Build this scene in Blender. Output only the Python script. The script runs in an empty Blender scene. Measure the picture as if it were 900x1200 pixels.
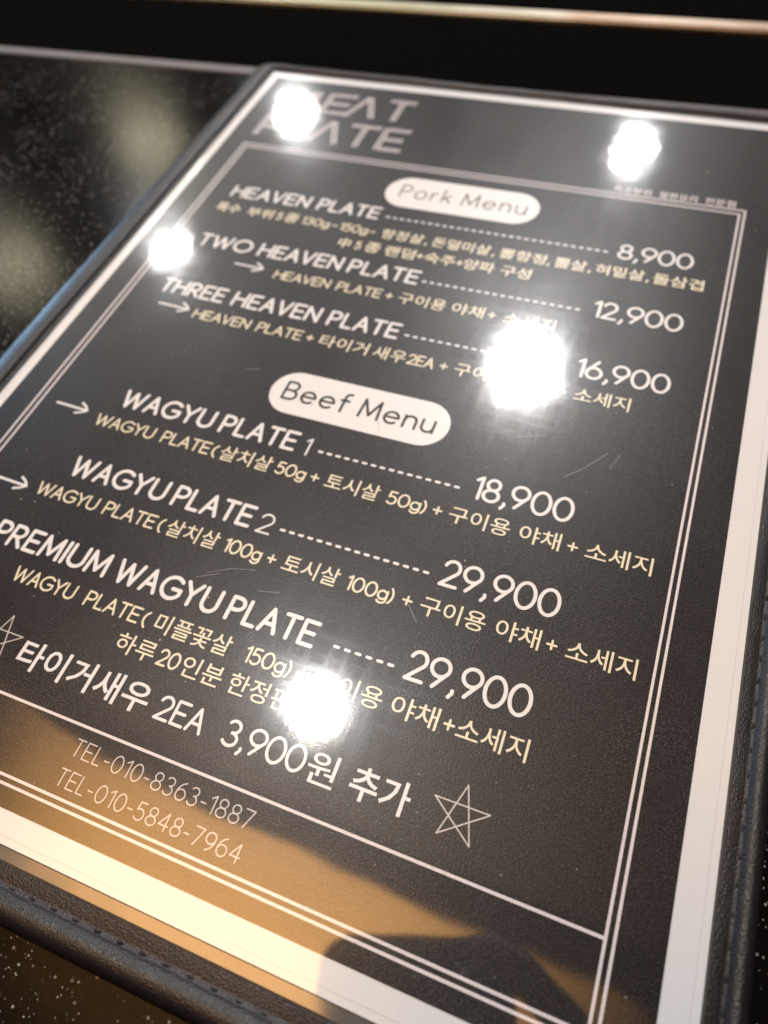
import bpy, bmesh, math, random
from mathutils import Vector, Matrix
random.seed(7)
S = bpy.context.scene
C = S.collection
MM = 0.001
H = 147.0                                   # camera height above the printed page, mm

# ------------------------------------------------------------------ camera
R = Matrix(((0.93147196, -0.25654301, 0.25796446),
            (0.35393875, 0.80307673, -0.47936951),
            (-0.08418635, 0.53782288, 0.83884397)))
cd = bpy.data.cameras.new('camera')
cam = bpy.data.objects.new('camera', cd)
C.objects.link(cam)
cam.matrix_world = Matrix.Translation((0, 0, H * MM)) @ R.to_4x4()
cd.sensor_fit = 'HORIZONTAL'
cd.sensor_width = 36.0
cd.lens = 821.58 / 900 * 36.0
cd.clip_start = 0.004
cd.clip_end = 60
cd.dof.use_dof = True
cd.dof.focus_distance = 0.150
cd.dof.aperture_fstop = 13.0
S.camera = cam

# ------------------------------------------------------------------ world, lights, exposure
w = bpy.data.worlds.new('World')
S.world = w
w.use_nodes = True
w.node_tree.nodes['Background'].inputs[0].default_value = (0.9, 0.85, 0.8, 1)
w.node_tree.nodes['Background'].inputs[1].default_value = 0.012
S.view_settings.view_transform = 'Standard'
S.view_settings.look = 'None'
S.view_settings.exposure = 0.56
S.view_settings.gamma = 1.0
S.cycles.use_denoising = True
S.cycles.max_bounces = 6
S.cycles.sample_clamp_indirect = 6.0

CEIL = 1.31                                 # underside of the ceiling, m above the page
LAMP_W = 9.0                                # watts of each downlight
LAMP_D = 0.12
PANEL_W = 930.0


def area_light(name, loc, target, power, sx, sy, col, disk=False):
    l = bpy.data.lights.new(name, 'AREA')
    l.energy = power
    l.color = col
    l.shape = 'DISK' if disk else 'RECTANGLE'
    l.size = sx
    if not disk:
        l.size_y = sy
    o = bpy.data.objects.new(name, l)
    o.location = loc
    d = Vector(target) - Vector(loc)
    o.rotation_euler = d.to_track_quat('-Z', 'Y').to_euler()
    C.objects.link(o)
    return o


# cool daylight from a window to the left of the table
area_light('window_light', (-1.5, 0.80, 0.31), (-0.17, 0.1, 0), 5.5, 0.25, 0.7, (0.42, 0.68, 1.0))
# warm unseen spot, added only to brighten the wooden ceiling panel
sp = bpy.data.lights.new('added_panel_spot', 'SPOT')
sp.energy = PANEL_W
sp.color = (1.0, 0.80, 0.52)
sp.spot_size = math.radians(62)
sp.spot_blend = 0.9
sp.shadow_soft_size = 0.05
so = bpy.data.objects.new('added_panel_spot', sp)
so.location = (-0.45, -1.0, 0.55)
so.rotation_euler = (Vector((-0.4, -0.04, CEIL)) - so.location).to_track_quat('-Z', 'Y').to_euler()
C.objects.link(so)


# ------------------------------------------------------------------ materials
def new_mat(name):
    m = bpy.data.materials.new(name)
    m.use_nodes = True
    nt = m.node_tree
    return m, nt, nt.nodes['Principled BSDF']


def nd(nt, t, **kw):
    n = nt.nodes.new(t)
    for k, v in kw.items():
        if k == 'inp':
            for a, b in v.items():
                n.inputs[a].default_value = b
        else:
            setattr(n, k, v)
    return n


def pos(nt):
    return nd(nt, 'ShaderNodeNewGeometry').outputs['Position']


def noise(nt, vec, scale, detail=2, rough=0.5, stretch=None):
    if stretch:
        mp = nd(nt, 'ShaderNodeMapping')
        mp.inputs['Scale'].default_value = stretch[:3]
        if len(stretch) > 3:
            mp.inputs['Rotation'].default_value = (0, 0, stretch[3])
        nt.links.new(vec, mp.inputs[0])
        vec = mp.outputs[0]
    n = nd(nt, 'ShaderNodeTexNoise', inp={'Scale': scale, 'Detail': detail, 'Roughness': rough})
    nt.links.new(vec, n.inputs['Vector'])
    return n.outputs['Fac']


def math_n(nt, op, a, b=None, c=None):
    n = nd(nt, 'ShaderNodeMath', operation=op)
    for i, x in enumerate((a, b, c)):
        if x is None:
            continue
        if isinstance(x, (int, float)):
            n.inputs[i].default_value = x
        else:
            nt.links.new(x, n.inputs[i])
    return n.outputs[0]


def ramp(nt, v, lo, hi, a, b):
    n = nd(nt, 'ShaderNodeMapRange', inp={'From Min': lo, 'From Max': hi, 'To Min': a, 'To Max': b})
    nt.links.new(v, n.inputs['Value'])
    return n.outputs[0]


def bump(nt, height, dist, normal=None):
    n = nd(nt, 'ShaderNodeBump', inp={'Strength': 1.0, 'Distance': dist})
    nt.links.new(height, n.inputs['Height'])
    if normal is not None:
        nt.links.new(normal, n.inputs['Normal'])
    return n.outputs[0]


def mat_page(name, col, spec=0.5, mottling=0.06, speck=0.0, grain=0.000045):
    """printed paper under a clear glossy film: grainy print below, wavy scuffed film on top"""
    m, nt, p = new_mat(name)
    P = pos(nt)
    f = noise(nt, P, 1800, 2)
    cm = nd(nt, 'ShaderNodeMix', data_type='RGBA', blend_type='MULTIPLY')
    cm.inputs['Factor'].default_value = 1.0
    cm.inputs['A'].default_value = (*col, 1)
    nt.links.new(ramp(nt, f, 0.2, 0.8, 1 - mottling, 1 + mottling), cm.inputs['B'])
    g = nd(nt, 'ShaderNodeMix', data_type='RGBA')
    g.inputs['B'].default_value = (0.17, 0.165, 0.165, 1)  # pale specks in the colour: painted sparkle along with the paper grain
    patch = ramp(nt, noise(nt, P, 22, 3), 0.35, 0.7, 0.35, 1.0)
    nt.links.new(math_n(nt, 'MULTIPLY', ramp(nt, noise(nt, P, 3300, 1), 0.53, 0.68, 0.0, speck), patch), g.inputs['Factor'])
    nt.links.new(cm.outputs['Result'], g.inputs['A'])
    nt.links.new(g.outputs['Result'], p.inputs['Base Color'])
    p.inputs['Specular IOR Level'].default_value = spec
    smear = noise(nt, P, 38, 6, 0.62, (1.0, 0.45, 1.0, 0.6))
    nt.links.new(ramp(nt, smear, 0.3, 0.75, 0.40, 0.29), p.inputs['Roughness'])
    nt.links.new(bump(nt, noise(nt, P, 2600, 1), grain), p.inputs['Normal'])
    p.inputs['Coat Weight'].default_value = 1.0
    p.inputs['Coat IOR'].default_value = 1.72
    sx = nd(nt, 'ShaderNodeSeparateXYZ')
    nt.links.new(P, sx.inputs[0])
    worn = ramp(nt, sx.outputs['Y'], 0.016, 0.040, 0.0, 1.0)
    rub = ramp(nt, noise(nt, P, 70, 4, 0.6), 0.35, 0.70, 0.0, 0.022)
    nt.links.new(math_n(nt, 'MULTIPLY_ADD', rub, worn, 0.046), p.inputs['Coat Roughness'])
    # worn film: a second, softer gloss from countless hairline scratches
    soft = nd(nt, 'ShaderNodeBsdfGlossy', inp={'Roughness': 0.145})
    hair = math_n(nt, 'MAXIMUM', noise(nt, P, 420, 3, 0.6, (1, 0.10, 1, 0.95)), noise(nt, P, 380, 3, 0.6, (0.14, 1, 1, 0.25)))
    lvl = math_n(nt, 'MULTIPLY', ramp(nt, hair, 0.42, 0.72, 0.55, 1.75), math_n(nt, 'MULTIPLY', ramp(nt, smear, 0.3, 0.7, 0.6, 1.4), math_n(nt, 'MULTIPLY_ADD', worn, 0.75, 0.25)))
    lc = nd(nt, 'ShaderNodeCombineColor')
    lv = math_n(nt, 'MULTIPLY', lvl, 0.0100)
    for k in range(3):
        nt.links.new(lv, lc.inputs[k])
    nt.links.new(lc.outputs[0], soft.inputs['Color'])
    ad = nd(nt, 'ShaderNodeAddShader')
    nt.links.new(p.outputs[0], ad.inputs[0])
    nt.links.new(soft.outputs[0], ad.inputs[1])
    nt.links.new(ad.outputs[0], [n_ for n_ in nt.nodes if n_.type == 'OUTPUT_MATERIAL'][0].inputs[0])
    b1 = bump(nt, noise(nt, P, 24, 2, 0.4), 0.00017)
    scuff = math_n(nt, 'MULTIPLY', math_n(nt, 'MULTIPLY_ADD', worn, 0.92, 0.08), ramp(nt, noise(nt, P, 55, 2), 0.35, 0.6, 0.3, 1.0))
    fine = math_n(nt, 'ADD', noise(nt, P, 230, 4, 0.65), math_n(nt, 'MULTIPLY', noise(nt, P, 500, 3, 0.6, (1, 0.25, 1, 0.9)), 0.5))
    edge = math_n(nt, 'MAXIMUM', math_n(nt, 'SUBTRACT', -0.147, sx.outputs['X']), 0.0)
    b0 = bump(nt, math_n(nt, 'MULTIPLY', math_n(nt, 'MULTIPLY', edge, edge), -0.35), 1.0, b1)
    b2 = bump(nt, math_n(nt, 'MULTIPLY', fine, scuff), 0.000019, b0)
    nt.links.new(b2, p.inputs['Coat Normal'])
    return m


M = {}
M['paper'] = mat_page('white_paper', (0.63, 0.63, 0.645), mottling=0.03, grain=0.00002)
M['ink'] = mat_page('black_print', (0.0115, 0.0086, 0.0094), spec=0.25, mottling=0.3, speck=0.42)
M['white'] = mat_page('white_print', (0.665, 0.652, 0.66))
M['cream'] = mat_page('cream_print', (0.70, 0.63, 0.46))
M['seam'] = mat_page('film_seam', (0.47, 0.46, 0.47))
M['line'] = mat_page('grey_print', (0.64, 0.59, 0.60))
M['thin'] = mat_page('pale_print', (0.52, 0.48, 0.47))


def mat_leather():
    m, nt, p = new_mat('black_leather')
    P = pos(nt)
    p.inputs['Base Color'].default_value = (0.0115, 0.0095, 0.0115, 1)
    v = nd(nt, 'ShaderNodeTexVoronoi', feature='F1', inp={'Scale': 2600.0})
    nt.links.new(P, v.inputs['Vector'])
    h = math_n(nt, 'ADD', v.outputs['Distance'], math_n(nt, 'MULTIPLY', noise(nt, P, 3200, 2, 0.5), 0.6))
    nt.links.new(bump(nt, h, 0.00006), p.inputs['Normal'])
    nt.links.new(ramp(nt, noise(nt, P, 300, 3), 0.3, 0.7, 0.34, 0.44), p.inputs['Roughness'])
    p.inputs['Specular IOR Level'].default_value = 0.32
    return m


M['leather'] = mat_leather()


def mat_simple(name, col, rough, metal=0.0, spec=0.5, nscale=200, namp=0.1):
    m, nt, p = new_mat(name)
    P = pos(nt)
    n = noise(nt, P, nscale, 3)
    cm = nd(nt, 'ShaderNodeMix', data_type='RGBA', blend_type='MULTIPLY')
    cm.inputs['Factor'].default_value = 1.0
    cm.inputs['A'].default_value = (*col, 1)
    nt.links.new(ramp(nt, n, 0.25, 0.75, 1 - namp, 1 + namp), cm.inputs['B'])
    nt.links.new(cm.outputs['Result'], p.inputs['Base Color'])
    nt.links.new(ramp(nt, n, 0.25, 0.75, rough * 0.85, rough * 1.15), p.inputs['Roughness'])
    p.inputs['Metallic'].default_value = metal
    p.inputs['Specular IOR Level'].default_value = spec
    return m


M['thread'] = mat_simple('dark_thread', (0.008, 0.007, 0.007), 0.8)
M['metal'] = mat_simple('satin_metal_trim', (0.085, 0.07, 0.07), 0.5, 0.6, nscale=60, namp=0.15)
M['rim'] = mat_simple('rim_painted_sheen', (0.42, 0.36, 0.28), 0.45, 0.6, nscale=40, namp=0.35)
nt_ = M['rim'].node_tree
cr_ = nd(nt_, 'ShaderNodeValToRGB')  # reddish, cream and greenish reflections on the metal, painted into its base colour
cr_.color_ramp.elements[0].position = 0.36
cr_.color_ramp.elements[0].color = (0.34, 0.24, 0.17, 1)
cr_.color_ramp.elements[1].position = 0.64
cr_.color_ramp.elements[1].color = (0.32, 0.31, 0.20, 1)
e_ = cr_.color_ramp.elements.new(0.5)
e_.color = (0.45, 0.40, 0.33, 1)
nt_.links.new(noise(nt_, pos(nt_), 16, 2, 0.5, (1, 2, 1)), cr_.inputs[0])
nt_.links.new(cr_.outputs[0], nt_.nodes['Principled BSDF'].inputs['Base Color'])
M['glass'] = mat_simple('black_glass', (0.003, 0.003, 0.003), 0.7, spec=0.0)
M['ceiling'] = mat_simple('dark_ceiling', (0.03, 0.027, 0.025), 0.9, spec=0.1, nscale=8)
M['fixture'] = mat_simple('white_fixture', (0.6, 0.58, 0.55), 0.5)
M['phone'] = mat_simple('phone_body', (0.012, 0.012, 0.013), 0.35)
M['lens'] = mat_simple('lens_glass', (0.004, 0.004, 0.006), 0.08)
M['skin'] = mat_simple('skin', (0.30, 0.17, 0.11), 0.5, nscale=500)
M['cloth'] = mat_simple('dark_cloth', (0.015, 0.015, 0.018), 0.9, nscale=900, namp=0.3)
M['scratch'] = mat_simple('scratch_mark', (0.30, 0.30, 0.31), 0.3)
M['dust'] = mat_simple('dust_speck', (0.32, 0.30, 0.28), 0.7)


def mat_wood():
    m, nt, p = new_mat('warm_wood')
    P = pos(nt)
    n = noise(nt, P, 9, 5, 0.6, (1, 9, 1))
    cr = nd(nt, 'ShaderNodeValToRGB')
    cr.color_ramp.elements[0].color = (0.42, 0.24, 0.085, 1)
    cr.color_ramp.elements[1].color = (0.56, 0.33, 0.13, 1)
    nt.links.new(n, cr.inputs[0])
    nt.links.new(cr.outputs[0], p.inputs['Base Color'])
    p.inputs['Roughness'].default_value = 0.7
    return m


M['wood'] = mat_wood()


def mat_table():
    m, nt, p = new_mat('black_speckled_stone')
    P = pos(nt)
    col = None
    for sc, thr, keep in ((430.0, 0.155, 0.84), (1050.0, 0.30, 0.50), (1900.0, 0.34, 0.62)):
        v = nd(nt, 'ShaderNodeTexVoronoi', feature='F1', inp={'Scale': sc})
        nt.links.new(P, v.inputs['Vector'])
        sep = nd(nt, 'ShaderNodeSeparateColor')
        nt.links.new(v.outputs['Color'], sep.inputs[0])
        size = math_n(nt, 'MULTIPLY', sep.outputs['Green'], thr)
        a = math_n(nt, 'LESS_THAN', v.outputs['Distance'], size)
        patch = ramp(nt, noise(nt, P, 45, 3), 0.38, 0.62, 0.95, keep)
        b = math_n(nt, 'GREATER_THAN', sep.outputs['Red'], patch)
        k = math_n(nt, 'MULTIPLY', math_n(nt, 'MULTIPLY', a, b), sep.outputs['Blue'])
        col = k if col is None else math_n(nt, 'MAXIMUM', col, k)
    mx = nd(nt, 'ShaderNodeMix', data_type='RGBA')
    mx.inputs['A'].default_value = (0.0035, 0.0032, 0.003, 1)
    mx.inputs['B'].default_value = (0.42, 0.41, 0.39, 1)
    nt.links.new(col, mx.inputs['Factor'])
    nt.links.new(mx.outputs['Result'], p.inputs['Base Color'])
    n = noise(nt, P, 420, 3, 0.6)
    nt.links.new(ramp(nt, n, 0.3, 0.7, 0.14, 0.18), p.inputs['Roughness'])
    hb = math_n(nt, 'ADD', n, math_n(nt, 'MULTIPLY', col, 0.8))
    nt.links.new(bump(nt, hb, 0.000018), p.inputs['Normal'])
    p.inputs['Specular IOR Level'].default_value = 0.042
    return m


M['table'] = mat_table()


def mat_sleeve():
    m, nt, p = new_mat('clear_film_edge')
    P = pos(nt)
    p.inputs['Base Color'].default_value = (0.10, 0.095, 0.09, 1)
    p.inputs['Roughness'].default_value = 0.10
    p.inputs['IOR'].default_value = 1.62
    p.inputs['Specular IOR Level'].default_value = 0.6
    nt.links.new(bump(nt, noise(nt, P, 40, 2), 0.0003), p.inputs['Normal'])
    return m


M['film'] = mat_sleeve()


# ------------------------------------------------------------------ object helpers
def link(o, parent=None):
    C.objects.link(o)
    if parent is not None:
        o.parent = parent
    return o


def thing(name, label, cat, loc=(0, 0, 0), group=None):
    o = bpy.data.objects.new(name, None)
    o.location = loc
    o.empty_display_size = 0.02
    o['label'] = label
    o['category'] = cat
    if group:
        o['group'] = group
    C.objects.link(o)
    bpy.context.view_layer.update()
    return o


def mesh_obj(name, verts, faces, mat, parent=None, smooth=False):
    me = bpy.data.meshes.new(name)
    me.from_pydata(verts, [], faces)
    me.materials.append(mat)
    if smooth:
        for f in me.polygons:
            f.use_smooth = True
    me.update()
    o = bpy.data.objects.new(name, me)
    return link(o, parent)


class MB:
    def __init__(self):
        self.v = []
        self.f = []

    def add(self, vs, fs):
        n = len(self.v)
        self.v += [tuple(x) for x in vs]
        self.f += [tuple(i + n for i in q) for q in fs]

    def quad(self, a, b, c, d):
        self.add((a, b, c, d), ((0, 1, 2, 3),))

    def box(self, x0, x1, y0, y1, z0, z1):
        vs = [(x, y, z) for z in (z0, z1) for y in (y0, y1) for x in (x0, x1)]
        self.add(vs, ((0, 2, 3, 1), (4, 5, 7, 6), (0, 1, 5, 4), (2, 6, 7, 3), (0, 4, 6, 2), (1, 3, 7, 5)))

    def build(self, name, mat, parent=None, smooth=False):
        return mesh_obj(name, [tuple(c * MM for c in v) for v in self.v], self.f, mat, parent, smooth)

    # flat printed stroke with round ends, width w, at height z (all mm)
    def stroke(self, pts, w, z, closed=False):
        r = w / 2
        P = [Vector((p[0], p[1])) for p in pts]
        if closed:
            n = len(P)
            L, Q = [], []
            for i in range(n):
                t = (P[(i + 1) % n] - P[i - 1]).normalized()
                nrm = Vector((-t.y, t.x))
                L.append((*(P[i] + nrm * r), z))
                Q.append((*(P[i] - nrm * r), z))
            self.add(L + Q, [(n + i, n + (i + 1) % n, (i + 1) % n, i) for i in range(n)])
            return
        # break at sharp corners
        runs, cur = [], [P[0]]
        for i in range(1, len(P)):
            cur.append(P[i])
            if i < len(P) - 1:
                a = (P[i] - P[i - 1]).normalized()
                b = (P[i + 1] - P[i]).normalized()
                if a.dot(b) < 0.75:
                    runs.append(cur)
                    cur = [P[i]]
        runs.append(cur)
        for k, q in enumerate(runs):
            zz = z + 0.006 * k
            n = len(q)
            out_l, out_r = [], []
            for i in range(n):
                if i == 0:
                    t = (q[1] - q[0]).normalized()
                elif i == n - 1:
                    t = (q[-1] - q[-2]).normalized()
                else:
                    t = ((q[i + 1] - q[i]).normalized() + (q[i] - q[i - 1]).normalized()).normalized()
                nrm = Vector((-t.y, t.x))
                out_l.append(q[i] + nrm * r)
                out_r.append(q[i] - nrm * r)
            t1 = (q[-1] - q[-2]).normalized()
            t0 = (q[0] - q[1]).normalized()
            cap1 = [q[-1] + Vector((t1.x * math.cos(a) - t1.y * math.sin(a), t1.y * math.cos(a) + t1.x * math.sin(a))) * r
                    for a in (math.radians(d) for d in (60, 30, 0, -30, -60))]
            cap0 = [q[0] + Vector((t0.x * math.cos(a) - t0.y * math.sin(a), t0.y * math.cos(a) + t0.x * math.sin(a))) * r
                    for a in (math.radians(d) for d in (60, 30, 0, -30, -60))]
            vs = [(*p, zz) for p in out_l] + [(*p, zz) for p in out_r]
            fs = [(i, n + i, n + i + 1, i + 1) for i in range(n - 1)]
            m0 = len(vs)
            vs += [(*p, zz) for p in cap1]
            fs.append((2 * n - 1, m0 + 4, m0 + 3, m0 + 2, m0 + 1, m0, n - 1))
            m1 = len(vs)
            vs += [(*p, zz) for p in cap0]
            fs.append((0, m1 + 4, m1 + 3, m1 + 2, m1 + 1, m1, n))
            self.add(vs, fs)


def arc(cx, cy, rx, ry, a0, a1, n=14):
    return [(cx + rx * math.cos(math.radians(a0 + (a1 - a0) * i / n)),
             cy + ry * math.sin(math.radians(a0 + (a1 - a0) * i / n))) for i in range(n + 1)]


def ring(cx, cy, rx, ry, n=28):
    return ['closed'] + [(cx + rx * math.cos(2 * math.pi * i / n), cy + ry * math.sin(2 * math.pi * i / n)) for i in range(n)]


# stroke alphabet: cap height 1, (advance, strokes)
G = {
    ' ': (0.34, []),
    'A': (0.64, [[(0, 0), (0.32, 1), (0.64, 0)], [(0.11, 0.34), (0.53, 0.34)]]),
    'B': (0.58, [[(0, 0), (0, 1), (0.30, 1)] + arc(0.30, 0.76, 0.23, 0.24, 90, -90)[1:] + [(0, 0.52)],
                 [(0.30, 0.52)] + arc(0.30, 0.26, 0.28, 0.26, 90, -90)[1:] + [(0, 0)]]),
    'E': (0.52, [[(0.52, 1), (0, 1), (0, 0), (0.52, 0)], [(0, 0.51), (0.46, 0.51)]]),
    'G': (0.80, [arc(0.46, 0.5, 0.46, 0.5, 45, 330, 22), [(0.50, 0.46), (0.86, 0.46), (0.86, 0.25)]]),
    'H': (0.66, [[(0, 0), (0, 1)], [(0.66, 0), (0.66, 1)], [(0, 0.52), (0.66, 0.52)]]),
    'I': (0.02, [[(0.01, 0), (0.01, 1)]]),
    'L': (0.42, [[(0, 1), (0, 0), (0.42, 0)]]),
    'M': (0.82, [[(0, 0), (0.06, 1), (0.41, 0.14), (0.76, 1), (0.82, 0)]]),
    'N': (0.62, [[(0, 0), (0, 1), (0.62, 0), (0.62, 1)]]),
    'O': (0.98, [ring(0.49, 0.5, 0.49, 0.5)]),
    'P': (0.52, [[(0, 0), (0, 1), (0.25, 1)] + arc(0.25, 0.73, 0.27, 0.27, 90, -90)[1:] + [(0, 0.46)]]),
    'R': (0.56, [[(0, 0), (0, 1), (0.25, 1)] + arc(0.25, 0.73, 0.27, 0.27, 90, -90)[1:] + [(0, 0.46)], [(0.24, 0.46), (0.56, 0)]]),
    'T': (0.56, [[(0, 1), (0.56, 1)], [(0.28, 1), (0.28, 0)]]),
    'U': (0.66, [[(0, 1), (0, 0.33)] + arc(0.33, 0.33, 0.33, 0.33, 180, 360)[1:] + [(0.66, 1)]]),
    'V': (0.62, [[(0, 1), (0.31, 0), (0.62, 1)]]),
    'W': (1.06, [[(0, 1), (0.27, 0), (0.53, 0.94), (0.79, 0), (1.06, 1)]]),
    'Y': (0.66, [[(0, 1), (0.33, 0.46), (0.66, 1)], [(0.33, 0.46), (0.33, 0)]]),
    'o': (0.60, [ring(0.30, 0.32, 0.30, 0.32)]),
    'r': (0.30, [[(0, 0), (0, 0.64)], [(0, 0.36)] + arc(0.27, 0.36, 0.27, 0.27, 180, 85)[1:]]),
    'k': (0.46, [[(0, 0), (0, 1.04)], [(0.42, 0.64), (0.0, 0.26)], [(0.15, 0.40), (0.46, 0)]]),
    'e': (0.60, [[(0.0, 0.34), (0.60, 0.34)] + arc(0.30, 0.32, 0.30, 0.32, 4, 312, 22)[1:]]),
    'n': (0.50, [[(0, 0), (0, 0.64)], [(0, 0.38)] + arc(0.25, 0.38, 0.25, 0.26, 180, 0)[1:] + [(0.50, 0)]]),
    'u': (0.50, [[(0, 0.64), (0, 0.26)] + arc(0.25, 0.26, 0.25, 0.26, 180, 360)[1:], [(0.50, 0.64), (0.50, 0)]]),
    'f': (0.36, [arc(0.32, 0.84, 0.18, 0.20, 70, 180, 8) + [(0.14, 0)], [(0, 0.64), (0.34, 0.64)]]),
    'g': (0.56, [ring(0.28, 0.34, 0.28, 0.30), [(0.56, 0.64), (0.56, 0.02)] + arc(0.28, 0.02, 0.28, 0.26, 0, -150, 12)[1:]]),
    '0': (0.66, [ring(0.33, 0.5, 0.33, 0.5)]),
    '1': (0.20, [[(0, 0.84), (0.20, 1), (0.20, 0)]]),
    '2': (0.58, [arc(0.28, 0.71, 0.27, 0.29, 165, -35, 14) + [(0, 0), (0.58, 0)]]),
    '3': (0.56, [arc(0.26, 0.755, 0.24, 0.245, 150, -90, 14), arc(0.26, 0.26, 0.28, 0.26, 90, -150, 16)]),
    '4': (0.60, [[(0.44, 0), (0.44, 1), (0, 0.30), (0.60, 0.30)]]),
    '5': (0.54, [[(0.48, 1), (0.10, 1), (0.05, 0.56)] + arc(0.25, 0.32, 0.29, 0.32, 115, -145, 18)]),
    '6': (0.62, [ring(0.31, 0.31, 0.31, 0.31), [(0.42, 1), (0.06, 0.46)]]),
    '7': (0.54, [[(0, 1), (0.54, 1), (0.16, 0)]]),
    '8': (0.58, [ring(0.29, 0.76, 0.235, 0.24), ring(0.29, 0.26, 0.29, 0.26)]),
    '9': (0.62, [ring(0.31, 0.69, 0.31, 0.31), [(0.20, 0), (0.56, 0.52)]]),
    ',': (0.14, [[(0.10, 0.06), (0.11, -0.02), (0.02, -0.17)]]),
    '(': (0.20, [arc(0.62, 0.42, 0.60, 0.74, 135, 225, 10)]),
    ')': (0.20, [arc(-0.42, 0.42, 0.60, 0.74, 45, -45, 10)]),
    '+': (0.44, [[(0, 0.44), (0.44, 0.44)], [(0.22, 0.22), (0.22, 0.66)]]),
    '-': (0.34, [[(0.02, 0.40), (0.32, 0.40)]]),
    '~': (0.40, [[(0, 0.40), (0.10, 0.50), (0.20, 0.45), (0.30, 0.40), (0.40, 0.50)]]),
    '>': (0, []),
}
# lighter humanist digits of the telephone lines
GT = dict(G)
GT.update({
    '6': (0.58, [ring(0.29, 0.31, 0.29, 0.31), arc(0.50, 0.33, 0.50, 0.67, 178, 100, 10)]),
    '9': (0.58, [ring(0.29, 0.69, 0.29, 0.31), arc(0.08, 0.67, 0.50, 0.67, -2, -80, 10)]),
    '1': (0.26, [[(0, 0.80), (0.26, 1), (0.26, 0)]]),
    '0': (0.62, [ring(0.31, 0.5, 0.31, 0.5)]),
})

ZT = 0.10          # height of the print over the paper, mm


def latin(mb, text, u0, u1, v, cap, w, z=ZT, gap=0.20, glyphs=G, space=None):
    """stroke lettering whose outer extent runs u0..u1 on baseline v with outer cap height cap"""
    ch = cap - w
    xs, x = [], 0.0
    for i, c in enumerate(text):
        adv = glyphs[c][0]
        if c == ' ':
            x += (space if space is not None else adv) - gap
            xs.append(x)
            continue
        xs.append(x)
        x += adv + gap
    tot = x - gap
    sx = (u1 - u0 - w) / tot
    for i, c in enumerate(text):
        for k, st in enumerate(glyphs[c][1]):
            closed = st[0] == 'closed'
            pts = st[1:] if closed else st
            mb.stroke([(u0 + w / 2 + (xs[i] + p[0]) * sx, v + w / 2 + p[1] * ch) for p in pts], w,
                      z + 0.003 * (i % 2) + 0.02 * k, closed)


def hangul(mb, text, u0, u1, v0, v1, z=ZT, bold=0.0):
    """outline lettering fitted into the box u0..u1, v0..v1"""
    cu = bpy.data.curves.new('lettering', 'FONT')
    cu.body = text
    cu.size = 1.0
    cu.offset = bold
    cu.resolution_u = 3
    ob = bpy.data.objects.new('lettering', cu)
    C.objects.link(ob)
    dg = bpy.context.evaluated_depsgraph_get()
    me = bpy.data.meshes.new_from_object(ob.evaluated_get(dg))
    co = [v.co.copy() for v in me.vertices]
    fs = [tuple(p.vertices) for p in me.polygons]
    bpy.data.objects.remove(ob)
    bpy.data.meshes.remove(me)
    if not co:
        return
    x0, x1 = min(c.x for c in co), max(c.x for c in co)
    y0, y1 = min(c.y for c in co), max(c.y for c in co)
    kx, ky = (u1 - u0) / (x1 - x0), (v1 - v0) / (y1 - y0)
    mb.add([(u0 + (c.x - x0) * kx, v0 + (c.y - y0) * ky, z) for c in co], fs)


# ------------------------------------------------------------------ table
TZ = -4.2
tilt = math.radians(1.95)
table = thing('table', 'glossy black speckled stone table under the menu, edged by a pale metal strip',
              'table', (0, 0, TZ * MM - 0.03))


def rot_pt(x, y, z):
    c, s = math.cos(tilt), math.sin(tilt)
    return (x * c - y * s, x * s + y * c, z)


def table_part(name, x0, x1, y0, y1, z0, z1, mat, bev=0.0):
    bm = bmesh.new()
    bmesh.ops.create_cube(bm, size=1)
    for v in bm.verts:
        v.co = Vector(rot_pt((x0 + (v.co.x + .5) * (x1 - x0)), (y0 + (v.co.y + .5) * (y1 - y0)), (z0 + (v.co.z + .5) * (z1 - z0)))) * MM
    if bev:
        bmesh.ops.bevel(bm, geom=bm.edges[:], offset=bev * MM, segments=3, affect='EDGES')
    bmesh.ops.translate(bm, verts=bm.verts, vec=-table.location)
    me = bpy.data.meshes.new(name)
    bm.to_mesh(me)
    bm.free()
    me.materials.append(mat)
    return link(bpy.data.objects.new(name, me), table)


EDGE = 291.5 - 3.0      # far edge of the stone, in the table's own frame
table_part('stone_top', -760, 700, -420, EDGE, TZ - 30, TZ, M['table'])
table_part('metal_trim', -760, 700, EDGE + 0.3, EDGE + 6.8, TZ - 30, TZ + 0.5, M['metal'], 0.5)
table_part('glass_panel', -760, 700, EDGE + 7.0, 356.0, TZ - 30, TZ - 1.5, M['glass'])
table_part('panel_rim', -760, 700, 356.3, 364.0, TZ - 30, TZ + 0.8, M['rim'], 0.8)
table_part('far_ledge', -760, 700, 364.3, 520, TZ - 30, TZ - 3.0, M['glass'])

# ------------------------------------------------------------------ menu
menu = thing('menu', 'black printed food menu with white lettering in a stitched black leather cover',
             'menu', (-0.066, 0.13, TZ * MM))


def mchild(mb, name, mat, parent, smooth=False):
    o = mb.build(name, mat, None, smooth)
    o.parent = parent
    o.matrix_parent_inverse = Matrix.Translation(-menu.location)
    return o


def sub(mb, name, mat, label=None, smooth=False):
    o = mb.build(name, mat, None, smooth)
    o.parent = page
    if label:
        o['label'] = label
    return o


def rounded(u0, u1, v0, v1, r, n=6):
    pts = []
    for cx, cy, a in ((u1 - r, v1 - r, 0), (u0 + r, v1 - r, 90), (u0 + r, v0 + r, 180), (u1 - r, v0 + r, 270)):
        for i in range(n + 1):
            t = math.radians(a + 90 * i / n)
            pts.append((cx + r * math.cos(t), cy + r * math.sin(t)))
    return pts


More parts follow.
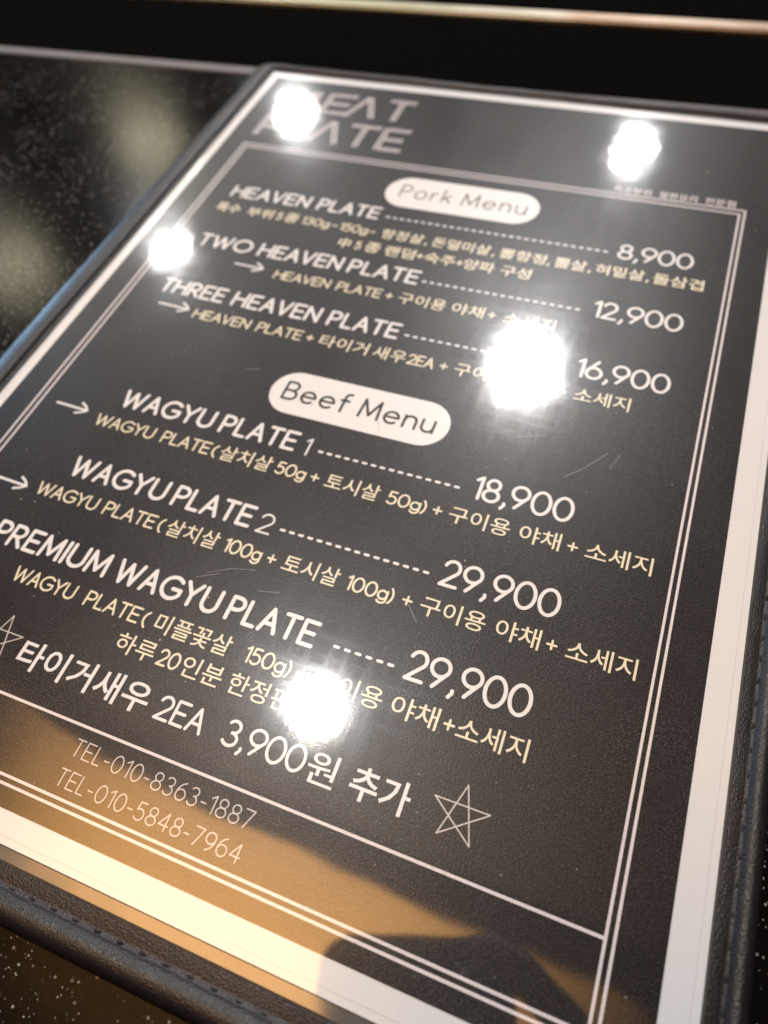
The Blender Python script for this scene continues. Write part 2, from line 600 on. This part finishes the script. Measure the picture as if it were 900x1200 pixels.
def subdiv(pts, step=4.0):
    out = []
    for i, p in enumerate(pts):
        q = pts[(i + 1) % len(pts)]
        d = math.hypot(q[0] - p[0], q[1] - p[1])
        k = max(1, int(d / step))
        out += [(p[0] + (q[0] - p[0]) * j / k, p[1] + (q[1] - p[1]) * j / k) for j in range(k)]
    return out


# page bounds (mm): paper u -167.2..40.4, v -13.2..278
PU0, PU1, PV0, PV1 = -169.9, 40.4, -13.2, 279.4
# cover profile: (left, right, bottom, top, corner radius, z)
prof = [(-150, 25, 5, 262, 1.0, -0.9),
        (-170.6, 41.4, -15.0, 280.2, 1.0, -0.55),
        (-171.5, 43.2, -18.3, 281.4, 1.6, -0.25),
        (-172.1, 43.9, -19.2, 281.9, 2.0, -0.45),
        (-172.4, 44.2, -19.6, 282.1, 2.2, 0.05),
        (-173.2, 45.0, -20.6, 282.7, 2.8, 0.75),
        (-174.6, 46.0, -22.0, 283.6, 3.4, 0.95),
        (-177.4, 46.9, -23.3, 284.6, 4.2, 0.80),
        (-179.2, 47.7, -24.3, 285.4, 4.8, 0.20),
        (-180.1, 48.2, -25.0, 285.9, 5.2, -1.0),
        (-180.3, 48.5, -25.4, 286.2, 5.4, -2.4),
        (-179.8, 48.2, -25.0, 285.9, 5.2, -3.6),
        (-178.5, 47.2, -24.0, 285.0, 4.6, TZ + 0.02)]
vs, fs = [], []
nring = None
for (a, b, c, d, r, z) in prof:
    # same vertex count on every ring: sample each side by fractions
    base = rounded(a, b, c, d, r)
    pts = []
    nb = len(base)
    for i, p in enumerate(base):
        q = base[(i + 1) % nb]
        k = 48 if (i % 7) == 6 else 1
        pts += [(p[0] + (q[0] - p[0]) * j / k, p[1] + (q[1] - p[1]) * j / k) for j in range(k)]
    nring = len(pts)
    for (x, y) in pts:
        wob = 0.10 * math.sin(x * 0.11 + y * 0.07) + 0.06 * math.sin(x * 0.31 - y * 0.23)
        vs.append((x, y, z + (wob if z > -0.5 else 0)))
for k in range(len(prof) - 1):
    for i in range(nring):
        j = (i + 1) % nring
        fs.append((k * nring + i, k * nring + j, (k + 1) * nring + j, (k + 1) * nring + i))
fs.append(tuple(range(nring - 1, -1, -1)))
mb = MB()
mb.add(vs, [tuple(reversed(f)) for f in fs])
cover = mchild(mb, 'cover', M['leather'], menu, True)
cover['label'] = 'black leather cover with padded stitched edge'

# stitching around the padded edge: short sunk dark stitches
mb = MB()
path = subdiv(rounded(-171.9, 43.75, -19.05, 281.7, 2.0), 1.0)
acc = 0.0
for i in range(len(path)):
    p, q = path[i], path[(i + 1) % len(path)]
    d = math.hypot(q[0] - p[0], q[1] - p[1])
    acc += d
    if acc >= 4.4:
        acc = 0.0
        t = Vector((q[0] - p[0], q[1] - p[1])).normalized()
        n = Vector((-t.y, t.x))
        c = Vector(p)
        L, W = 0.85, 0.34
        top, bot = [], []
        for a in range(10):
            an = 2 * math.pi * a / 10
            o = c + t * math.cos(an) * L + n * math.sin(an) * W
            top.append((o.x * 0.25 + c.x * 0.75, o.y * 0.25 + c.y * 0.75, -0.02))
            bot.append((o.x, o.y, -0.42))
        mb.add(top + bot, [tuple(range(10))] + [(a, 10 + a, 10 + (a + 1) % 10, (a + 1) % 10) for a in range(10)])
mchild(mb, 'stitching', M['thread'], menu, True)

# clear film edge that frames the sheet
mb = MB()
rings = [(PU0 + 0.6, PU1 - 0.6, PV0 + 0.6, PV1 - 0.6, 0.02), (PU0 - 0.1, PU1 + 0.1, PV0 - 0.2, PV1 + 0.1, 0.04),
         (PU0 - 0.5, PU1 + 0.4, PV0 - 2.3, PV1 + 0.6, -0.06), (PU0 - 0.9, PU1 + 0.7, PV0 - 2.7, PV1 + 0.9, -0.30), (PU0 - 1.0, PU1 + 0.8, PV0 - 2.8, PV1 + 1.0, -0.56)]
vv = []
for (a, b, c, d, z) in rings[1:]:
    vv += [(a, c, z), (b, c, z), (b, d, z), (a, d, z)]
ff = []
for k in range(len(rings) - 2):
    for i in range(4):
        j = (i + 1) % 4
        ff.append((k * 4 + i, (k + 1) * 4 + i, (k + 1) * 4 + j, k * 4 + j))
mb.add(vv, ff)
mchild(mb, 'plastic_sleeve', M['film'], menu)

# the white sheet
mb = MB()
mb.box(PU0, PU1, PV0, PV1, -0.35, 0.0)
page = mb.build('page', M['paper'])
page.parent = menu
page.matrix_parent_inverse = Matrix.Translation(-menu.location)
page['label'] = 'white bordered sheet printed black'

mb = MB()
mb.add([(x, y, 0.04) for x, y in ((-166.5 + 2.2, -7.5), (33.9, -7.5), (33.9, 275.4), (-166.5 + 2.2, 275.4))], [(0, 1, 2, 3)])
mb.v[0] = (-166.5, -7.5, 0.04)
mb.v[3] = (-166.5, 275.4, 0.04)
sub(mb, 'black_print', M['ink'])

# frame lines
ZL = 0.07
mb = MB()


def rect_line(mb, u0, u1, v0, v1, w, z):
    mb.box(u0 - w / 2, u1 + w / 2, v1 - w / 2, v1 + w / 2, z - 0.01, z)
    mb.box(u0 - w / 2, u1 + w / 2, v0 - w / 2, v0 + w / 2, z - 0.01, z)
    mb.box(u0 - w / 2, u0 + w / 2, v0 + w / 2, v1 - w / 2, z - 0.01, z)
    mb.box(u1 - w / 2, u1 + w / 2, v0 + w / 2, v1 - w / 2, z - 0.01, z)


rect_line(mb, -157.8, 25.25, -3.4, 227.0, 0.58, ZL)
sub(mb, 'frame_line', M['line'], 'thin outer frame line')
mb = MB()
rect_line(mb, -155.9, 23.7, -1.9, 224.9, 0.58, ZL)
mb.box(-155.6, 23.4, 12.3, 12.9, ZL - 0.01, ZL)
sub(mb, 'frame_line', M['line'], 'thin inner frame line with a rule above the telephone numbers')


# title of doubled thin strokes
def double(mb, a, b, w=0.62, off=0.72, z=ZT):
    d = Vector((b[0] - a[0], b[1] - a[1])).normalized()
    n = Vector((-d.y, d.x)) * off
    for s in (1, -1):
        mb.stroke([(a[0] + n.x * s, a[1] + n.y * s), (b[0] + n.x * s, b[1] + n.y * s)], w, z + (0.004 if s > 0 else 0))


def title_row(mb, v0, v1, items):
    zz = ZT
    for kind, x0, x1 in items:
        m = (x0 + x1) / 2
        h = v1 - v0
        S_ = {'T': [((x0, v1 - .7), (x1, v1 - .7)), ((m, v1 - 1.6), (m, v0))],
              'E': [((x0, v1), (x0, v0)), ((x0 + 1.5, v1 - .7), (x1, v1 - .7)), ((x0 + 1.5, v0 + h * .5), (x1 - 1.2, v0 + h * .5)), ((x0 + 1.5, v0 + .7), (x1, v0 + .7))],
              'Y': [((x0, v0), (m, v1)), ((x1, v0), (m + .5, v1 - .5))],
              'P': [((x0, v0), (x0, v1)), ((x0 + 1.5, v1 - .7), (x1, v1 - .7)), ((x1, v1 - 1.5), (x1, v0 + h * .45)), ((x1 - 1, v0 + h * .42), (x0 + 1.5, v0 + h * .42))],
              'L': [((x0, v1), (x0, v0)), ((x0 + 1.5, v0 + .7), (x1, v0 + .7))],
              'M': [((x0, v0), (x0, v1)), ((x0 + 1.5, v1 - .6), (m, v0 + h * .3)), ((m + .3, v0 + h * .3), (x1 - 1.4, v1 - .6)), ((x1, v1), (x1, v0))]}[kind]
        for a, b in S_:
            zz += 0.008
            double(mb, a, b, z=zz)


mb = MB()
title_row(mb, 253.4, 267.6, [('M', -157, -142.5), ('E', -136.9, -126.0), ('Y', -126.0, -115.2), ('T', -111.4, -100.8)])
sub(mb, 'title_lettering', M['line'], 'upper title word in doubled strokes')
mb = MB()
title_row(mb, 233.6, 248.0, [('P', -156.6, -147.5), ('L', -143.8, -135.2), ('Y', -133.8, -122.8), ('T', -120.2, -108.4), ('E', -105.6, -96.2)])
sub(mb, 'title_lettering', M['line'], 'lower title word in doubled strokes')

# small line over the frame's right corner
mb = MB()
for t, a, b in (('특수부위', -16.8, -4.6), ('철판요리', -2.0, 10.2), ('전문점', 12.6, 22.0)):
    hangul(mb, t, a, b, 227.9 - 0.0, 231.5, bold=0.008)
sub(mb, 'small_lettering', M['line'], 'small grey line above the frame corner')


# the two white labels
def pill(u0, u1, v0, v1, z=0.085):
    mb = MB()
    p = rounded(u0, u1, v0, v1, (v1 - v0) / 2 - 0.01, 12)
    mb.add([(x, y, z) for x, y in p], [tuple(range(len(p)))])
    return sub(mb, 'label_pill', M['white'])


pill(-92.6, -37.9, 202.8, 219.8)
mb = MB()
latin(mb, 'Pork Menu', -87.3, -42.0, 208.2, 7.2, 0.55, z=0.13, gap=0.30, space=0.62)
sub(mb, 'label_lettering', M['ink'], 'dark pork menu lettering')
pill(-91.2, -37.8, 106.2, 121.6)
mb = MB()
latin(mb, 'Beef Menu', -87.2, -41.6, 110.8, 7.0, 0.78, z=0.13, gap=0.26, space=0.60)
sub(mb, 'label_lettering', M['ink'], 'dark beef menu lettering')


# rows of the menu
def heading(words, v, tail=None, label=None, cap=6.6, w=0.99):
    mb = MB()
    for text, u0, u1 in words:
        latin(mb, text, u0, u1, v - 0.1, cap, w, gap=0.235)
    if tail:
        latin(mb, tail[0], tail[1], tail[2], v - 0.4, 5.9, 0.55)
    sub(mb, 'heading_lettering', M['white'], label)


def leader(u0, u1, v, n, w=0.72):
    mb = MB()
    p = (u1 - u0) / (n - 0.36)
    for i in range(n):
        mb.stroke([(u0 + i * p + w / 2, v), (u0 + i * p + p * 0.64 - w / 2, v)], w, ZT)
    sub(mb, 'dotted_leader', M['white'])


def price(text, u0, u1, v, cap=7.4):
    mb = MB()
    latin(mb, text, u0, u1, v, cap, 0.86, gap=0.17)
    sub(mb, 'price_lettering', M['white'])


def arrow(u0, u1, v):
    mb = MB()
    mb.stroke([(u0, v + 0.3), (u1 - 3, v + 0.1), (u1, v)], 0.72, ZT)
    mb.stroke([(u1 - 2.9, v + 2.2), (u1 - 1.2, v + 1.3), (u1, v)], 0.72, ZT + 0.01)
    mb.stroke([(u1, v), (u1 - 1.5, v - 1.0), (u1 - 3.2, v - 1.7)], 0.72, ZT + 0.02)
    sub(mb, 'arrow_mark', M['white'])


def desc(items, v, label=None, cap=4.1, hh=4.9, w=0.52, bold=0.006):
    mb = MB()
    for it in items:
        k, t, a, b = it[:4]
        if k == 'L':
            latin(mb, t, a, b, v, cap, w, gap=0.18, space=0.85)
        elif k == '+':
            mb.stroke([(a - 1.0, v + 1.95), (a + 1.0, v + 1.95)], w, ZT)
            mb.stroke([(a, v + 0.95), (a, v + 2.95)], w, ZT + 0.01)
        elif k == ',':
            latin(mb, ',', a, a + 0.9, v, cap, w + 0.1)
        elif k == '-':
            mb.stroke([(a, v + 1.8), (b, v + 1.8)], w, ZT)
        else:
            hangul(mb, t, a, b, v - 0.35, v - 0.35 + hh, bold=bold)
    sub(mb, 'description_lettering', M['cream'], label)


heading([('HEAVEN', -147.4, -116.2), ('PLATE', -113.1, -89.6)], 194.3)
leader(-87.2, -12.2, 196.3, 30)
price('8,900', -9.3, 13.4, 193.9)
mb_items = [('H', '특수', -148.8, -139.4), ('H', '부위', -136.4, -126.4), ('L', '5', -124.8, -122.6), ('H', '종', -121.6, -116.4),
            ('L', '130g', -115.0, -104.4), ('L', '~', -103.6, -101.4), ('L', '150g', -100.6, -90.2), ('-', '', -89.2, -87.8),
            ('H', '항정살', -85.3, -70.6), (',', '', -69.8, 0), ('H', '돈덜미살', -67.4, -47.8), (',', '', -47.0, 0),
            ('H', '뽈항정', -44.6, -29.8), (',', '', -29.2, 0), ('H', '뽈살', -27.0, -17.0), (',', '', -16.4, 0),
            ('H', '혀밑살', -14.2, 0.4), (',', '', 1.0, 0), ('H', '돌삼겹', 3.0, 17.6)]
desc(mb_items, 185.6, 'cream line listing pork cuts', bold=0.012)
desc([('H', '中', -97.8, -93.6), ('L', '5', -91.8, -89.6), ('H', '종', -88.2, -82.9), ('H', '랜덤', -81.0, -70.8), ('+', '', -69.0, 0),
      ('H', '숙주', -67.4, -57.2), ('+', '', -55.6, 0), ('H', '양파', -54.2, -44.2), ('H', '구성', -42.2, -32.6)], 177.6,
     'cream line on the mixed pork set', bold=0.012)

heading([('TWO', -145.8, -125.2), ('HEAVEN', -122.6, -92.1), ('PLATE', -89.8, -65.6)], 166.2)
leader(-64.4, -14.8, 168.2, 20)
price('12,900', -11.2, 14.3, 166.2)
arrow(-127.4, -117.0, 160.4)
desc([('L', 'HEAVEN', -112.0, -92.2), ('L', 'PLATE', -89.8, -74.6), ('+', '', -72.0, 0), ('H', '구이용', -68.8, -53.6), ('H', '야채', -51.6, -41.6), ('+', '', -39.1, 0),
      ('H', '소세지', -35.4, -20.2)], 157.2)

heading([('THREE', -146.6, -122.8), ('HEAVEN', -119.9, -89.4), ('PLATE', -86.6, -63.3)], 141.9)
leader(-61.6, -16.0, 144.2, 18)
price('16,900', -10.7, 14.5, 141.8)
arrow(-142.8, -131.8, 136.4)
desc([('L', 'HEAVEN', -129.2, -109.1), ('L', 'PLATE', -106.6, -91.2), ('+', '', -88.6, 0), ('H', '타이거', -85.3, -69.8), ('H', '새우', -68.0, -57.9), ('L', '2EA', -57.3, -49.3),
      ('+', '', -46.4, 0), ('H', '구이용', -43.2, -28.0), ('H', '야채', -26.0, -15.6), ('+', '', -12.6, 0), ('H', '소세지', -9.2, 5.6)], 133.4)

heading([('WAGYU', -131.8, -101.4), ('PLATE', -99.0, -75.5)], 94.6, ('1', -73.1, -71.5), 'wagyu plate one heading')
leader(-68.9, -29.4, 96.6, 16)
price('18,900', -26.1, -0.9, 94.4)
arrow(-150.3, -139.6, 90.2)
desc([('L', 'WAGYU', -135.2, -115.6), ('L', 'PLATE', -113.0, -97.7), ('L', '(', -97.0, -95.4), ('H', '살치살', -94.4, -79.0), ('L', '50g', -77.5, -68.8), ('+', '', -66.2, 0),
      ('H', '토시살', -63.1, -48.2), ('L', '50g)', -46.0, -35.4), ('+', '', -32.6, 0), ('H', '구이용', -29.6, -14.3), ('H', '야채', -11.9, -2.0),
      ('+', '', 0.9, 0), ('H', '소세지', 4.0, 19.2)], 86.5)

heading([('WAGYU', -132.1, -101.8), ('PLATE', -99.6, -76.2)], 69.1, ('2', -74.3, -70.2), 'wagyu plate two heading')
leader(-68.2, -28.9, 71.2, 16)
price('29,900', -26.3, 1.8, 69.0)
arrow(-151.2, -140.6, 62.2)
desc([('L', 'WAGYU', -137.2, -117.8), ('L', 'PLATE', -115.6, -99.9), ('L', '(', -99.0, -97.4), ('H', '살치살', -96.3, -81.5), ('L', '100g', -79.6, -69.2), ('+', '', -66.5, 0),
      ('H', '토시살', -63.4, -48.7), ('L', '100g)', -46.6, -34.6), ('+', '', -31.4, 0), ('H', '구이용', -28.2, -12.9), ('H', '야채', -10.5, -0.5),
      ('+', '', 2.1, 0), ('H', '소세지', 5.3, 20.2)], 61.0)

heading([('PREMIUM', -139.8, -104.4), ('WAGYU', -102.2, -73.0), ('PLATE', -70.8, -47.8)], 45.0)
leader(-43.4, -28.8, 47.2, 6)
price('29,900', -26.3, 1.4, 45.2)
desc([('L', 'WAGYU', -126.9, -108.5), ('L', 'PLATE', -105.3, -89.8), ('L', '(', -89.0, -87.4), ('H', '미플꽃살', -85.4, -65.5), ('L', '150g)', -61.6, -50.0), ('+', '', -47.4, 0),
      ('H', '구이용', -44.0, -28.6), ('H', '야채', -26.4, -16.0), ('+', '', -13.6, 0), ('H', '소세지', -11.9, 3.0)], 37.1)
desc([('H', '하루', -91.8, -81.5), ('L', '20', -80.4, -74.8), ('H', '인분', -74.1, -63.9), ('H', '한정판매', -62.1, -42.0)], 30.0)


def star(pts):
    mb = MB()
    for i in range(5):
        mb.stroke([pts[i], pts[(i + 2) % 5]], 0.26, ZT + 0.008 * i)
    sub(mb, 'star_mark', M['thin'])


SP = [(-6.3, 29.0), (-0.7, 25.1), (-3.0, 18.4), (-9.6, 18.6), (-11.9, 25.0)]
star(SP)
star([(x - 113.2, y + 0.2) for x, y in SP])
mb = MB()
hangul(mb, '타이거새우', -112.4, -77.0, 18.7, 25.6, bold=0.014)
latin(mb, '2EA', -74.6, -62.7, 19.2, 5.6, 0.68)
latin(mb, '3,900', -58.0, -38.9, 19.2, 5.9, 0.68, gap=0.15)
hangul(mb, '원', -38.3, -31.9, 18.7, 25.2, bold=0.006)
hangul(mb, '추가', -28.8, -16.2, 18.7, 25.4, bold=0.014)
sub(mb, 'extra_shrimp_lettering', M['white'])
mb = MB()
latin(mb, 'TEL-010-8363-1887', -87.4, -44.2, 6.3, 3.7, 0.26, glyphs=GT, gap=0.22)
sub(mb, 'telephone_lettering', M['thin'], 'upper telephone number')
mb = MB()
latin(mb, 'TEL-010-5848-7964', -87.2, -43.6, 0.1, 3.6, 0.26, glyphs=GT, gap=0.22)
sub(mb, 'telephone_lettering', M['thin'], 'lower telephone number')

# welded seam of the film, a fine line inside the sheet's edge
mb = MB()
rect_line(mb, PU0 + 0.9, PU1 - 1.5, PV0 + 1.4, PV1 - 0.9, 0.10, 0.05)
sub(mb, 'film_seam', M['seam'])

# scratches and dust on the film
for pts in ([(-5.5, 107.5), (-1.5, 111.5), (3.2, 118.0)], [(4.6, 113.2), (6.2, 118.2)], [(-30.8, 62.0), (-27.6, 58.5)],
            [(-80.0, 54.5), (-74.5, 57.5), (-69.0, 58.8)], [(-82.0, 52.6), (-77.0, 55.2)], [(-66.0, 54.0), (-60.5, 55.2)],
            [(-20.0, 116.5), (-13.0, 119.0)], [(-58.0, 112.0), (-55.6, 108.0)], [(-102.0, 118.0), (-97.5, 119.4)]):
    mb = MB()
    mb.stroke(pts, 0.09, 0.19)
    sub(mb, 'scratch', M['scratch'])
mb = MB()
for i in range(260):
    cx, cy = random.uniform(-160, 30), random.uniform(-4, 272)
    r = random.uniform(0.06, 0.2) * (1.6 if random.random() < 0.06 else 1)
    n = 6
    mb.add([(cx + r * random.uniform(.6, 1.2) * math.cos(k * 1.047), cy + r * random.uniform(.6, 1.2) * math.sin(k * 1.047), 0.185) for k in range(n)], [tuple(range(n))])
o = sub(mb, 'dust', M['dust'])
o['kind'] = 'stuff'

# ------------------------------------------------------------------ what the film mirrors: ceiling, lamps, wood panel
def plate(name, x0, x1, y0, y1, z0, z1, mat):
    mb = MB()
    mb.box(x0, x1, y0, y1, z0, z1)
    mb.v = [(a * 1000, b * 1000, c * 1000) for a, b, c in mb.v]
    return mb.build(name, mat)


o = plate('ceiling', -4.5, 2.5, -1.6, 5.0, CEIL + 0.06, CEIL + 0.12, M['ceiling'])
o['kind'] = 'structure'
K = (H + CEIL * 1000) / H * MM
for (u, v, txt, pw, ls) in ((-147.9, 252.0, 'over the title corner of the menu', 1.15, 1.2), (-14.3, 252.5, 'over the top right of the menu', 0.8, 0.95),
                        (-155.2, 163.0, 'over the left frame line of the menu', 0.8, 1.05), (-24.5, 141.0, 'over the sixteen thousand price', 1.9, 1.42),
                        (-41.5, 33.5, 'nearest overhead, over the limited item line', 0.8, 0.86), (-196.5, 219.0, 'added for the far glow in the stone table', 0.7, 2.2),
                        (-204.5, 139.5, 'added for the near glow in the stone table', 0.7, 2.2)):  # last two lamps are extra, added to make the blobs on the tabletop
    p = (u * K, v * K, CEIL)
    t = thing('ceiling_light', 'round white ceiling downlight ' + txt, 'ceiling light', p, 'round downlights in the dark ceiling')
    mb = MB()
    n = 40
    rd = LAMP_D * 500 * ls
    r0, r1 = rd + 2, rd + 14
    vs = []
    for rr, z in ((r0, 30), (r0, 0), (r0 + 3, -4), (r1, -2), (r1, 60)):
        vs += [(rr * math.cos(2 * math.pi * k / n), rr * math.sin(2 * math.pi * k / n), z) for k in range(n)]
    fs = [(a * n + k, a * n + (k + 1) % n, (a + 1) * n + (k + 1) % n, (a + 1) * n + k) for a in range(4) for k in range(n)]
    mb.add(vs, fs)
    mb.build('frame', M['fixture'], t, True)
    l = bpy.data.lights.new('lamp', 'AREA')
    l.shape = 'DISK'
    stone = 'stone' in txt
    warm = (1.0, 0.89, 0.62) if stone else (0.985, 0.98, 0.97)
    l.size = LAMP_D * ls
    l.energy = LAMP_W * pw * (0.65 if stone else 1.0)
    l.color = warm
    lo = bpy.data.objects.new('lamp', l)
    lo.location = (0, 0, 0.001)
    link(lo, t)

# wooden ceiling panel, its far edge seen mirrored in the lower part of the menu
mb = MB()
pts = [(-1.3, 0.19), (-1.10, 0.145), (-0.80, 0.075), (-0.45, 0.062), (0.10, 0.056), (0.30, 0.056), (0.335, 0.035), (0.34, -0.33), (-1.3, -0.33)]
n = len(pts)
mb.add([(x * 1000, y * 1000, CEIL * 1000) for x, y in pts] + [(x * 1000, y * 1000, CEIL * 1000 + 58) for x, y in pts],
       [tuple(reversed(range(n))), tuple(range(n, 2 * n))] + [(i, (i + 1) % n, n + (i + 1) % n, n + i) for i in range(n)])
o = mb.build('ceiling_panel', M['wood'])
o['label'] = 'warm brown wooden ceiling panel mirrored in the lower part of the menu'
o['category'] = 'ceiling panel'

# ------------------------------------------------------------------ the phone taking the picture and the hand that holds it, both mirrored in the film
RC = R.to_4x4()
RC.translation = (0, 0, H * MM)


def cam_space(o):
    o.matrix_world = RC
    return o


ph = thing('phone', 'black phone held above the menu, mirrored dark in its lower edge', 'phone')
ph.matrix_world = RC
bm = bmesh.new()
pr = rounded(-49.5, 20.5, -140, 11.5, 9.0, 8)
lo = [bm.verts.new((x * MM, y * MM, 0.0022)) for x, y in pr]
up = [bm.verts.new((x * MM, y * MM, 0.0102)) for x, y in pr]
bm.faces.new(list(reversed(lo)))
bm.faces.new(up)
for i in range(len(pr)):
    j = (i + 1) % len(pr)
    bm.faces.new((lo[i], lo[j], up[j], up[i]))
bmesh.ops.bevel(bm, geom=[e for e in bm.edges if len(e.link_faces) == 2 and any(len(f.verts) > 8 for f in e.link_faces)], offset=0.0012, segments=2, affect='EDGES')
bmesh.ops.recalc_face_normals(bm, faces=bm.faces)
me = bpy.data.meshes.new('body')
bm.to_mesh(me)
bm.free()
me.materials.append(M['phone'])
link(bpy.data.objects.new('body', me), ph)
for cx, cy, r in ((0, 0, 6.0), (-16, 0, 6.0), (-32, 0, 5.0)):
    mb = MB()
    n = 28
    vs = []
    for rr, z in ((r, 2.4), (r, 1.2), (r - 0.8, 0.9), (r - 1.0, 1.3)):
        vs += [(cx + rr * math.cos(2 * math.pi * k / n), cy + rr * math.sin(2 * math.pi * k / n), z) for k in range(n)]
    fs = [(a * n + k, a * n + (k + 1) % n, (a + 1) * n + (k + 1) % n, (a + 1) * n + k) for a in range(3) for k in range(n)]
    fs.append(tuple(3 * n + k for k in range(n)))
    mb.add(vs, fs)
    mb.build('camera_lens', M['lens'], ph, True)


def skin_obj(name, chains, mat, parent=None, levels=2):
    me = bpy.data.meshes.new(name)
    vs, es, rad = [], [], []
    for ch in chains:
        prev = ch[0] if isinstance(ch[0], int) else None
        for p in ch[1:] if prev is not None else ch:
            vs.append(tuple(c * MM for c in p[:3]))
            rad.append(p[3] * MM)
            k = len(vs) - 1
            if prev is not None:
                es.append((prev, k))
            prev = k
    me.from_pydata(vs, es, [])
    o = bpy.data.objects.new(name, me)
    link(o, parent)
    sk = o.modifiers.new('skin', 'SKIN')
    sk.use_smooth_shade = True
    for i, d in enumerate(me.skin_vertices[0].data):
        d.radius = (rad[i], rad[i])
        d.use_root = (i == 0)
    su = o.modifiers.new('subdivision', 'SUBSURF')
    su.levels = levels
    su.render_levels = levels
    me.materials.append(mat)
    return o


# right hand: index finger reaches round the phone's upper corner, the others lie behind its side, thumb on the screen side
hand = skin_obj('person', [
    [(50, -74, 44, 19), (50, -58, 30, 19), (49, -42, 18, 13)],
    [2, (45, -29, 10, 8.2), (37.5, -17.5, 3.5, 7.0), (25, -6, -1.5, 6.6), (14, 1.5, -2.8, 6.2), (7, 4, -2.8, 5.2)],
    [1, (42, -47, 8, 9), (33, -42, -1, 8.5), (18, -41, -5.4, 8), (2, -42, -5.6, 7.2), (-6, -43, -5.2, 6)],
    [1, (42, -64, 8, 9), (33, -61, -1, 8.5), (20, -61, -5.4, 8), (4, -63, -5.6, 7.2), (-3, -64, -5.2, 6)],
    [0, (42, -80, 12, 8.2), (33, -80, 0, 7.6), (22, -81, -4.6, 7.2), (10, -83, -4.8, 6)],
    [1, (48, -52, 36, 11), (38, -38, 28, 9.5), (26, -27, 22, 8.5), (16, -20, 19.5, 7)],
    [0, (52, -92, 66, 19), (55, -112, 96, 23), (58, -134, 130, 27)],
], M['skin'])
hand.matrix_world = RC
hand['label'] = "person's right hand and dark sleeve holding the black phone over the menu"
hand['category'] = 'person'
sl = skin_obj('sleeve', [[(53, -99, 77, 26), (56, -118, 106, 31), (62, -160, 170, 38), (72, -220, 260, 45), (84, -290, 360, 52)]], M['cloth'], hand)
